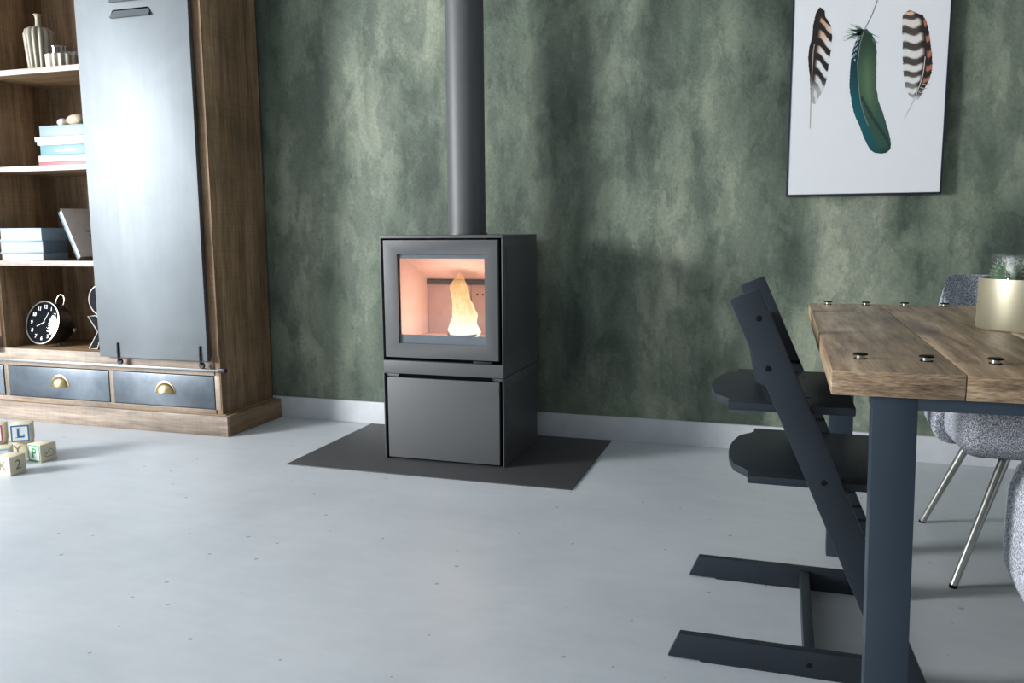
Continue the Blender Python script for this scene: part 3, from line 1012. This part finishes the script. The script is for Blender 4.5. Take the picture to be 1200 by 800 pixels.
# ------------------------------------------------------------------ picture
pic = thing('framed_picture', 'framed print of three feathers on white paper, hanging on the green wall', 'picture', (0.288, 3.57, 1.054))
PX0, PX1, PZ0, PZ1 = 0.008, 0.569, 1.054, 1.852
frame('picture_frame', PX0, PX1, PZ0, PZ1, 0.007, 3.545, 3.578, M_navy, pic, 0.001)
box('paper', PX0 + 0.006, PX1 - 0.006, 3.5475, 3.572, PZ0 + 0.006, PZ1 - 0.006, M_paper, pic, 0)
FA = [((0.1010,1.7660),(0.1078,1.7700),(0.1170,1.7700)),((0.0945,1.7570),(0.1076,1.7600),(0.1270,1.7600)),((0.092,1.7442),(0.1076,1.743),(0.1293,1.7412)),((0.0857,1.7067),(0.0997,1.7056),(0.1525,1.7014)),((0.084,1.6686),(0.0965,1.6676),(0.1578,1.663)),((0.0746,1.6277),(0.0919,1.6265),(0.1558,1.6219)),((0.0722,1.5926),(0.0911,1.5913),(0.1526,1.5871)),((0.0758,1.5537),(0.09,1.5528),(0.1479,1.5491)),((0.082,1.5146),(0.089,1.5142),(0.1448,1.5108)),((0.0851,1.4756),(0.0886,1.4754),(0.137,1.4726)),((0.0863,1.443),(0.0889,1.4429),(0.1194,1.4412)),((0.0875,1.4137),(0.089,1.4136),(0.1064,1.4127))]
FB = [((0.2635,1.6739),(0.2711,1.6734),(0.2786,1.6728)),((0.2522,1.656),(0.2659,1.6549),(0.2976,1.6526)),((0.2427,1.6315),(0.2609,1.6302),(0.3123,1.6264)),((0.2306,1.5945),(0.255,1.5928),(0.3186,1.5884)),((0.2278,1.5534),(0.2523,1.5518),(0.3199,1.5474)),((0.2259,1.5058),(0.2559,1.504),(0.3212,1.5)),((0.2268,1.4578),(0.2611,1.4559),(0.3235,1.4524)),((0.2356,1.4093),(0.2694,1.4075),(0.3333,1.4042)),((0.2485,1.3604),(0.2838,1.3587),(0.3522,1.3554)),((0.2673,1.3176),(0.301,1.3161),(0.3662,1.3133)),((0.2828,1.2782),(0.318,1.2768),(0.3787,1.2744)),((0.2981,1.2453),(0.3348,1.2439),(0.3847,1.2421)),((0.3114,1.2222),(0.348,1.2209),(0.3828,1.2197)),((0.3272,1.2103),(0.3516,1.2095),(0.3698,1.2088))]
FC = [((0.4123,1.7334),(0.4269,1.7322),(0.4386,1.7312)),((0.4011,1.722),(0.451,1.7179),(0.4713,1.7163)),((0.4009,1.6974),(0.4697,1.6919),(0.4857,1.6906)),((0.4032,1.657),(0.4771,1.6514),(0.4966,1.6499)),((0.4063,1.6196),(0.4826,1.6141),(0.5023,1.6127)),((0.4067,1.5823),(0.486,1.5768),(0.5093,1.5752)),((0.4115,1.5446),(0.4865,1.5397),(0.5127,1.5379)),((0.4146,1.5131),(0.4838,1.5088),(0.5115,1.5071)),((0.4189,1.4847),(0.4794,1.481),(0.5043,1.4796)),((0.4248,1.4561),(0.4721,1.4534),(0.4911,1.4523)),((0.4365,1.4303),(0.4646,1.4287),(0.4807,1.4279)),((0.4523,1.4106),(0.4582,1.4103),(0.47,1.4096))]
FY = 3.5471


def mixc(a, b_, t):
    t = max(0, min(1, t))
    return tuple(x + (y - x) * t for x, y in zip(a, b_))


def sstep(a, b_, x):
    t = max(0, min(1, (x - a) / (b_ - a)))
    return t * t * (3 - 2 * t)


def feather(rows, colfn, shaft, shcol, name, barbs=None):
    R_, Q = 90, 12
    rnd = random.Random(len(rows))
    bm = bmesh.new()
    cl_ = bm.loops.layers.float_color.new('Col')
    G = []
    n = len(rows)
    for i in range(R_ + 1):
        u = i / R_ * (n - 1)
        k = min(int(u), n - 2)
        f = u - k
        P = [Vector(rows[k][j]).lerp(Vector(rows[k + 1][j]), f) for j in range(3)]
        jl, jr = rnd.uniform(-0.0014, 0.0006), rnd.uniform(-0.0014, 0.0006)
        P[0].x -= jl
        P[2].x += jr
        row = []
        for q in range(-Q, Q + 1):
            s_ = abs(q) / Q
            p = P[1].lerp(P[0] if q < 0 else P[2], s_)
            row.append((bm.verts.new((p.x, FY, p.y - s_ * 0.006 * (1 if name != 'B' else -0.6))), i / R_, q / Q))
        G.append(row)
    for A, B in zip(G, G[1:]):
        for q in range(2 * Q):
            ff = bm.faces.new((A[q][0], A[q + 1][0], B[q + 1][0], B[q][0]))
            for lp_, src in zip(ff.loops, (A[q], A[q + 1], B[q + 1], B[q])):
                lp_[cl_] = lin(colfn(src[1], src[2]))
    o = link('feather_print', frombm('feather_print', bm), M_print, pic)
    mt = plain('shaft_ink_' + name, shcol, 0.6)
    wv = 0.0013
    bm = bmesh.new()
    for (a, b_) in zip(shaft, shaft[1:]):
        d = (Vector(b_) - Vector(a)).normalized()
        nx = Vector((-d.y, d.x)) * wv
        q = [bm.verts.new((p[0], FY - 0.0006, p[1])) for p in (Vector(a) + nx, Vector(b_) + nx, Vector(b_) - nx, Vector(a) - nx)]
        bm.faces.new(q)
    link('shaft_print', frombm('shaft_print', bm), mt, o)
    if barbs:
        for (p0, p1, p2, c) in barbs:
            bm = bmesh.new()
            pts = []
            for i in range(9):
                t_ = i / 8
                pts.append((Vector(p0) * (1 - t_) ** 2 + Vector(p1) * 2 * t_ * (1 - t_) + Vector(p2) * t_ * t_))
            L_, R2 = [], []
            for i, p in enumerate(pts):
                wv2 = 0.0024 * (1 - i / 8.5)
                dd = (pts[min(i + 1, 8)] - pts[max(i - 1, 0)]).normalized()
                nx = Vector((-dd.y, dd.x)) * wv2
                L_.append(bm.verts.new((p.x + nx.x, FY - 0.0003, p.y + nx.y)))
                R2.append(bm.verts.new((p.x - nx.x, FY - 0.0003, p.y - nx.y)))
            for i in range(8):
                bm.faces.new((L_[i], L_[i + 1], R2[i + 1], R2[i]))
            link('downy_barb', frombm('downy_barb', bm), plain('barb_ink_%d' % c[0], c, 0.6), o)
    return o


DK, OR, WH = (38, 32, 32), (196, 152, 118), (212, 214, 214)


def colA(u, v):
    if v < 0.05:
        base = DK
        return mixc(base, (150, 148, 148), sstep(0.78, 0.95, u) * 0.7)
    w = u + 0.028 * math.sin(v * 5.0) - 0.05 * v
    if u < 0.22:
        return mixc(DK, OR, sstep(0.20, 0.23, w) * sstep(0.2, 0.4, v))
    band = math.sin((w - 0.20) * 2 * math.pi * 7.6)
    lightc = mixc(OR, WH, sstep(0.25, 0.62, u + 0.35 * (v - 0.4)))
    k = sstep(-0.25, 0.25, band) * sstep(0.10, 0.35, v)
    if u > 0.72:
        k = max(k, 0.75 * sstep(0.72, 0.85, u))
        lightc = mixc(lightc, (196, 198, 200), 0.6)
    return mixc(DK, lightc, k)


def colB(u, v):
    if v < 0:
        c = mixc((18, 48, 58), (24, 82, 90), sstep(0.2, 0.6, u))
        c = mixc(c, (28, 70, 68), sstep(0.75, 1, u))
        if u < 0.3 and math.sin(u * 150 + v * 9) > 0.72 and v < -0.35:
            c = (190, 206, 208)
        return c
    c = mixc((40, 60, 50), (82, 108, 80), sstep(0.1, 0.42, u) * (1 - abs(v - 0.5)))
    c = mixc(c, (48, 78, 68), sstep(0.45, 0.7, u))
    c = mixc(c, (26, 58, 58), sstep(0.8, 1.0, u))
    if abs(v - (0.1 + (u - 0.5) * 2.2)) < 0.10 and u > 0.5:
        c = mixc(c, (20, 40, 40), 0.6)
    return c


def colC(u, v):
    w = u + 0.014 * math.cos(v * 7)
    band = math.sin((w - 0.02) * 2 * math.pi * 7.4)
    if v < 0:
        lightc = mixc(mixc(WH, (214, 178, 146), sstep(0.25, 0.0, u) + 0.25 * (1 + v)), WH, sstep(0.5, 0.8, u))
        dkc = mixc((72, 66, 62), (150, 150, 150), sstep(0.6, 0.95, u))
        dkc = mixc(dkc, (34, 30, 30), sstep(-0.35, 0.0, v))
        return mixc(dkc, lightc, sstep(-0.35, 0.25, band) * (1 - 0.85 * sstep(-0.18, 0.0, v)))
    return mixc(mixc((40, 34, 34), (196, 198, 198), sstep(0.85, 1, u)), (168, 108, 82), sstep(0.0, 0.5, band) * sstep(0.1, 0.4, v) * (1 - sstep(0.8, 0.95, u)))


feather(FA, colA, [(0.0945, 1.635), (0.0909, 1.6105), (0.0895, 1.54), (0.0883, 1.4169), (0.0896, 1.3155)], (170, 160, 150), 'A')
bar = []
rb = random.Random(5)
for k in range(24):
    a = math.radians(rb.uniform(138, 215))
    L_ = rb.uniform(0.025, 0.068)
    p0 = (0.268 + rb.uniform(-0.012, 0.002), 1.668 + rb.uniform(-0.014, 0.006))
    p2 = (p0[0] + L_ * math.cos(a), p0[1] + L_ * math.sin(a))
    p1 = ((p0[0] + p2[0]) / 2, (p0[1] + p2[1]) / 2 + rb.uniform(-0.006, 0.010))
    bar.append((p0, p1, p2, rb.choice([(74, 104, 88), (60, 90, 78), (110, 134, 122)])))
bar += [((0.276, 1.668), (0.30, 1.655), (0.327, 1.640), (50, 80, 68)), ((0.300, 1.640), (0.312, 1.622), (0.326, 1.624), (74, 104, 88)), ((0.302, 1.634), (0.31, 1.618), (0.316, 1.612), (74, 104, 88))]
feather(FB, colB, [(0.3195, 1.805), (0.297, 1.7306), (0.2697, 1.6703), (0.2575, 1.62), (0.2524, 1.5535), (0.2559, 1.504), (0.2611, 1.456), (0.2694, 1.4075), (0.2838, 1.3587), (0.301, 1.316)], (112, 124, 116), 'B', bar)
barC = [((0.476, 1.45), (0.49, 1.442), (0.507, 1.447), (150, 152, 152)), ((0.470, 1.435), (0.482, 1.428), (0.49, 1.424), (150, 152, 152)), ((0.480, 1.462), (0.498, 1.455), (0.51, 1.462), (150, 152, 152))]
feather(FC, colC, [(0.4865, 1.56), (0.4838, 1.5088), (0.4794, 1.481), (0.4721, 1.4534), (0.4582, 1.4103), (0.4263, 1.3392)], (196, 192, 184), 'C', barC)

# ------------------------------------------------------------------ dining table
TZ, TT = 0.718, 0.038
TX0, TY0, TY1, BW, NB = 0.078, 1.324, 2.505, 0.1825, 10
tbl = thing('dining_table', 'dining table of bolted oak boards on a blue-grey steel frame', 'table', (TX0 + BW * NB / 2, (TY0 + TY1) / 2, 0))
for i in range(NB):
    o = box('board', TX0 + i * BW + 0.0006, TX0 + (i + 1) * BW - 0.0006, TY0, TY1, TZ - TT, TZ, M_table, tbl, 0.0015)
cap = None
bolt_mesh = None
for i in range(NB * 2 - 1):
    bx = 0.128 + i * 0.0975
    if bx > TX0 + NB * BW - 0.03:
        break
    for by in (1.449, 2.470):
        if bolt_mesh is None:
            o = lathe('bolt', [(0, 0), (0.0065, 0), (0.0065, 0.0065), (0, 0.0065)], (bx, by, TZ), M_chrome, tbl, 20)
            c_ = lathe('bolt_cap', [(0, 0.0065), (0.0112, 0.0065), (0.0112, 0.0085), (0.0100, 0.0092), (0, 0.0092)], (bx, by, TZ), M_hole, o, 20)
            bolt_mesh, cap = (o, Vector((bx, by, 0))), c_
            cap_shd = lathe('cap_shade', [(0, 0), (0.0098, 0), (0.0098, 0.0012), (0, 0.0012)], (bx, by, TZ), M_hole, o, 20)  # black disc standing in for the shade and reflection under the cap
        else:
            o = bolt_mesh[0].copy()
            COL.objects.link(o)
            o.parent = tbl
            o.location = Vector((bx, by, 0)) - bolt_mesh[1]
            c2 = cap.copy()
            COL.objects.link(c2)
            c2.parent = o
            c3 = cap_shd.copy()
            COL.objects.link(c3)
            c3.parent = o
TX1 = TX0 + NB * BW
for yy, nm in ((TY0 + 0.010, 0), (TY1 - 0.065, 1)):
    fr_ = box('frame_bar', 0.137, TX1 - 0.06, yy, yy + 0.045, 0.660, TZ - TT - 0.0005, M_tablesteel, tbl, 0.0015)
    for lx, sgn in ((0.138, 1), (TX1 - 0.061, -1)):
        pts = [(lx, 0.6795), (lx + sgn * 0.062, 0.6795), (lx + sgn * 0.074, 0.0), (lx + sgn * 0.012, 0.0)]
        prism('leg', pts, 'xz', yy - 0.0005, yy + 0.045, M_tablesteel, tbl, 0.0012)
for lx in (0.30, TX1 - 0.35):
    box('cross_bar', lx, lx + 0.04, TY0 + 0.06, TY1 - 0.07, 0.655, TZ - TT - 0.0005, M_tablesteel, tbl, 0.001)

# ------------------------------------------------------------------ planter on the table
pl = thing('glass_planter', 'champagne metal bowl with glass cylinder and small cacti on the table', 'planter', (0.4925, 1.966, TZ + 0.0006))
lathe('metal_sleeve', [(0, 0.004), (0.088, 0.004), (0.094, 0.0), (0.096, 0.004), (0.0945, 0.105), (0.0925, 0.105), (0.092, 0.02), (0, 0.012)], (0, 0, 0), M_champ, pl, 72, None, True)
lathe('glass_cylinder', [(0.086, 0.014), (0.086, 0.150), (0.084, 0.154), (0.082, 0.150), (0.082, 0.014)], (0, 0, 0), M_glass2, pl, 64, None, True, None, True, False)
M_soil = plain('white_gravel', (200, 198, 190), 0.8, 0, 0.3, 0.2, 160)
lathe('gravel', [(0, 0.014), (0.081, 0.014), (0.081, 0.085), (0, 0.09)], (0, 0, 0), M_soil, pl, 40, None, True)
M_cact = plain('cactus_green', (78, 104, 74), 0.6, 0, 0.3, 0.2, 40)
M_spine = plain('cactus_spines', (226, 228, 214), 0.7)
rc = random.Random(11)
for k in range(7):
    a = 2 * math.pi * k / 6 + 0.5
    rr_ = 0.052 if k < 6 else 0.0
    cx, cy = rr_ * math.cos(a), rr_ * math.sin(a)
    hh, rad = (0.052 + rc.uniform(-0.008, 0.008), 0.022)
    prof = [(rad * 0.8, 0.084), (rad, 0.084 + hh * 0.3), (rad * 0.96, 0.084 + hh * 0.65), (rad * 0.6, 0.084 + hh * 0.92), (0, 0.084 + hh)]
    ca = lathe('cactus', prof, (cx, cy, 0), M_cact, pl, 40, lambda q, z_: 1 + 0.12 * math.cos(q * 9), True)
    bm = bmesh.new()
    for s_ in range(9):
        q = 2 * math.pi * s_ / 9
        for j in range(7):
            zz = 0.09 + hh * (0.12 + 0.8 * j / 6)
            rl = rad * (1.08 if j < 4 else 1.08 - 0.2 * (j - 3))
            p = Vector((cx + rl * math.cos(q), cy + rl * math.sin(q), zz))
            for e_ in range(3):
                d = Vector((math.cos(q) + rc.uniform(-.6, .6), math.sin(q) + rc.uniform(-.6, .6), rc.uniform(-.2, .9) + j * 0.12)).normalized()
                sd = d.cross(Vector((0.3, 0.2, 1))).normalized() * 0.0006
                e2 = p + d * rc.uniform(0.006, 0.012)
                bm.faces.new([bm.verts.new(p + sd), bm.verts.new(p - sd), bm.verts.new(e2)])
    sp_o = link('spines', frombm('spines', bm), M_spine, ca, True)
    sp_o['kind'] = 'stuff'

# ------------------------------------------------------------------ high chair
HY0, HY1, HT = 1.735, 2.185, 0.022
hc = thing('high_chair', 'dark blue-black wooden child high chair with slanted sides at the table', 'high chair', (0.05, 1.97, 0))
LEG = [(-0.097, 0.785), (-0.040, 0.810), (0.316, 0.0), (0.2475, 0.0)]
FOOT = [(-0.208, 0.004), (-0.184, 0.058), (0.224, 0.058), (0.249, 0.0), (-0.138, 0.0), (-0.140, 0.004)]


def leg_edge(z_, side=0):
    return (-0.097 + (0.785 - z_) * 0.4385) if side == 0 else (-0.040 + (0.810 - z_) * 0.4395)


for yy in (HY0, HY1):
    lg = prism('leg', LEG, 'xz', yy, yy + HT, M_blueblack, hc, 0.003)
    prism('foot', FOOT, 'xz', yy, yy + HT, M_blueblack, hc, 0.0025)
    near = yy == HY0
    if near:
        for bx, bz in ((-0.039, 0.750), (-0.018, 0.649), (0.096, 0.421)):
            lathe('bolt_recess', [(0, 0), (0.0062, 0), (0.005, 0.0012), (0, 0.0014)], (bx, yy, bz), M_hole, lg, 16, axis_m=Matrix.Rotation(math.pi / 2, 4, 'X'))
        lathe('bolt_recess', [(0, 0), (0.0062, 0), (0.005, 0.0012), (0, 0.0014)], (0.083, yy, 0.028), M_hole, lg, 16, axis_m=Matrix.Rotation(math.pi / 2, 4, 'X'))
    # adjustment slots on the inner face
    ysl = yy + HT - 0.0004 if near else yy - 0.0006
    for k in range(12):
        zc = 0.20 + 0.036 * k
        xa, xb = leg_edge(zc, 0) + 0.012, leg_edge(zc, 1) - 0.0015
        box('slot', xa, xb, ysl, ysl + 0.001, zc - 0.004, zc + 0.004, M_hole, lg, 0)


def plate_outline(x0, x1, y0, y1, ext):
    """board with an ogee-shaped rear lobe between the two sides"""
    yc = (y0 + y1) / 2
    hh = (y1 - y0) / 2
    pts = [(x1, y0), (x1, y1)]
    back = []
    N = 26
    for i in range(N + 1):
        s_ = -1 + 2 * i / N
        a = abs(s_)
        if a > 0.86:
            f = 0.0
        elif a > 0.55:
            q = (0.86 - a) / 0.31
            f = q * q * (3 - 2 * q) * 0.72
        else:
            q = 1 - a / 0.55
            f = 0.72 + 0.28 * (1 - (1 - q) ** 2)
        back.append((x0 - ext * f, yc + s_ * hh))
    return pts + back[::-1]


prism('seat_board', plate_outline(-0.096, 0.152, HY0 + HT - 0.004, HY1 + 0.004, 0.048), 'xy', 0.556, 0.573, M_blueblack, hc, 0.003)
prism('foot_board', plate_outline(-0.052, 0.232, HY0 + HT - 0.004, HY1 + 0.004, 0.050), 'xy', 0.402, 0.419, M_blueblack, hc, 0.003)
lathe('harness_hole', [(0, 0), (0.007, 0), (0.007, 0.0006), (0, 0.0006)], (0.062, 2.10, 0.573), M_hole, hc, 16)
lathe('harness_hole', [(0, 0), (0.007, 0), (0.007, 0.0006), (0, 0.0006)], (0.062, 1.84, 0.573), M_hole, hc, 16)
# curved back rest
bm = bmesh.new()
N = 20
grid = []
zs = (0.592, 0.600, 0.63, 0.66, 0.69, 0.712, 0.720)
for i in range(N + 1):
    s_ = -1 + 2 * i / N
    y_ = (HY0 + HT + HY1) / 2 + s_ * (HY1 - HY0 - HT + 0.006) / 2
    bulge = 0.052 * (1 - s_ * s_)
    row = []
    for j, z_ in enumerate(zs):
        xx = leg_edge(z_) + 0.014 - bulge + (z_ - 0.592) * 0.25
        sh_ = (0.012 * s_ * s_) if j < 1 else 0
        row.append((xx, y_, z_ + sh_))
    grid.append(row)
fr_v = [[bm.verts.new(p) for p in row] for row in grid]
bk_v = [[bm.verts.new((p[0] + 0.012, p[1], p[2])) for p in row] for row in grid]
K = len(zs)
for i in range(N):
    for j in range(K - 1):
        bm.faces.new((fr_v[i][j], fr_v[i + 1][j], fr_v[i + 1][j + 1], fr_v[i][j + 1]))
        bm.faces.new((bk_v[i][j], bk_v[i][j + 1], bk_v[i + 1][j + 1], bk_v[i + 1][j]))
    bm.faces.new((fr_v[i][0], bk_v[i][0], bk_v[i + 1][0], fr_v[i + 1][0]))
    bm.faces.new((fr_v[i][-1], fr_v[i + 1][-1], bk_v[i + 1][-1], bk_v[i][-1]))
for E in (0, N):
    for j in range(K - 1):
        bm.faces.new((fr_v[E][j], fr_v[E][j + 1], bk_v[E][j + 1], bk_v[E][j]))
link('backrest', frombm('backrest', bm, True), M_blueblack, hc)
box('cross_board', 0.073, 0.095, HY0 + HT - 0.002, HY1 + 0.002, 0.004, 0.052, M_blueblack, hc, 0.002)
for bx, bz in ((0.096, 0.421), (0.02, 0.62)):
    tube('tie_rod', [(bx - 0.006, HY0 + 0.01, bz - 0.02), (bx - 0.006, HY1 + 0.01, bz - 0.02)], 0.004, M_iron, hc, 8)

# ------------------------------------------------------------------ upholstered chairs
GC = 'grey tweed dining chairs'


def tub_chair(label, loc, rz, thick=0.0, sweep=98):
    t = thing('dining_chair', label, 'chair', loc, rz, GC)
    W2 = 0.275
    # seat cushion, front toward -y

    def seat_xf(co):
        f = (co.y + 0.25) / 0.5
        k = 1.0 - 0.06 * (1 - f) ** 2
        co = Vector((co.x * k, co.y, co.z + 0.010 * (1 - (co.x / W2) ** 2) * (1 if co.z > 0.4 else -0.4)))
        return co
    rounded('seat', -W2 + 0.012, W2 - 0.012, -0.255, 0.20, 0.345, 0.470 + thick, 0.045 if not thick else 0.085, M_tweed, t, True, 6, seat_xf)
    # wrap-round back shell
    bm = bmesh.new()
    N = 36
    prof_rows = []
    for i in range(N + 1):
        s_ = -1 + 2 * i / N
        a = abs(s_)
        ang = s_ * math.radians(sweep)
        # rounded-rectangle plan
        rx, ry = W2 + 0.010, 0.30
        px = rx * math.copysign(abs(math.sin(ang)) ** 0.55, math.sin(ang))
        py = 0.03 + ry * math.copysign(abs(math.cos(ang)) ** 0.62, math.cos(ang))
        lean = 0.03 * max(0, math.cos(ang))
        # top height falls along the sides
        f = sstep(0.46, 0.64, a)
        ztop = 0.775 - 0.255 * f
        if 0.46 > a > 0.36:
            ztop = 0.775 - 0.012 * ((a - 0.36) / 0.10) ** 2
        if a > 0.9:
            ztop -= 0.10 * sstep(0.9, 1.0, a)
        prof_rows.append((px, py, lean, ztop, 0.325 + 0.015 * (1 - a)))
    th = 0.050
    ring_list = []
    for (px, py, lean, zt, zb) in prof_rows:
        rad = Vector((px, py - 0.03, 0))
        rad = rad.normalized() if rad.length > 0 else Vector((0, 1, 0))
        M_ = 7
        outer_, inner_ = [], []
        for j in range(M_):
            q = j / (M_ - 1)
            z_ = zb + (zt - zb) * q
            tuck = 0.045 * (1 - min(1, q / 0.28)) ** 2
            ol = Vector((px, py + lean * (z_ - 0.40) / 0.35, z_)) - rad * tuck
            ed = 0.5 * th * (1 - math.sin(math.pi * min(1, max(0, (1 - q) / 0.10)) / 2)) if q > 0.9 else 0
            outer_.append(ol - rad * ed)
            inner_.append(ol - rad * (th - ed))
        tip = (outer_[-1] + inner_[-1]) / 2 + Vector((0, 0, 0.012))
        ring_list.append([bm.verts.new(p) for p in outer_ + [tip] + inner_[::-1]])
    L_ = len(ring_list[0])
    for A, B in zip(ring_list, ring_list[1:]):
        for k in range(L_):
            bm.faces.new((A[k], A[(k + 1) % L_], B[(k + 1) % L_], B[k]))
    bm.faces.new(ring_list[0])
    bm.faces.new(ring_list[-1][::-1])
    me = frombm('back_shell', bm, True)
    me.polygons.foreach_set('use_smooth', [True] * len(me.polygons))
    sh_o = link('back_shell', me, M_tweed, t, True)
    ss = sh_o.modifiers.new('smooth', 'SUBSURF')
    ss.levels = ss.render_levels = 1
    box('seat_pan', -0.20, 0.20, -0.19, 0.20, 0.335, 0.352, M_iron, t, 0.004, True)
    for sx, y_top, y_bot in ((-1, -0.16, -0.245), (1, -0.16, -0.245), (-1, 0.17, 0.262), (1, 0.17, 0.262)):
        lg = tube('leg', [(sx * 0.125, y_top, 0.342), (sx * 0.245, y_bot, 0.006)], 0.0135, M_chrome, t, 16, 0.0095, False, True)
        lathe('foot_cap', [(0, 0), (0.010, 0), (0.010, 0.008), (0, 0.010)], (sx * 0.246, y_bot * 1.003, 0), M_hole, lg, 14, None, True)
    return t


tub_chair('grey tweed tub chair on the far side of the table', (0.700, 2.558, 0), 0.0)
tub_chair('grey tweed chair at the right picture edge, seat under the table', (0.598, 1.25, 0), math.pi, 0.13, 58)
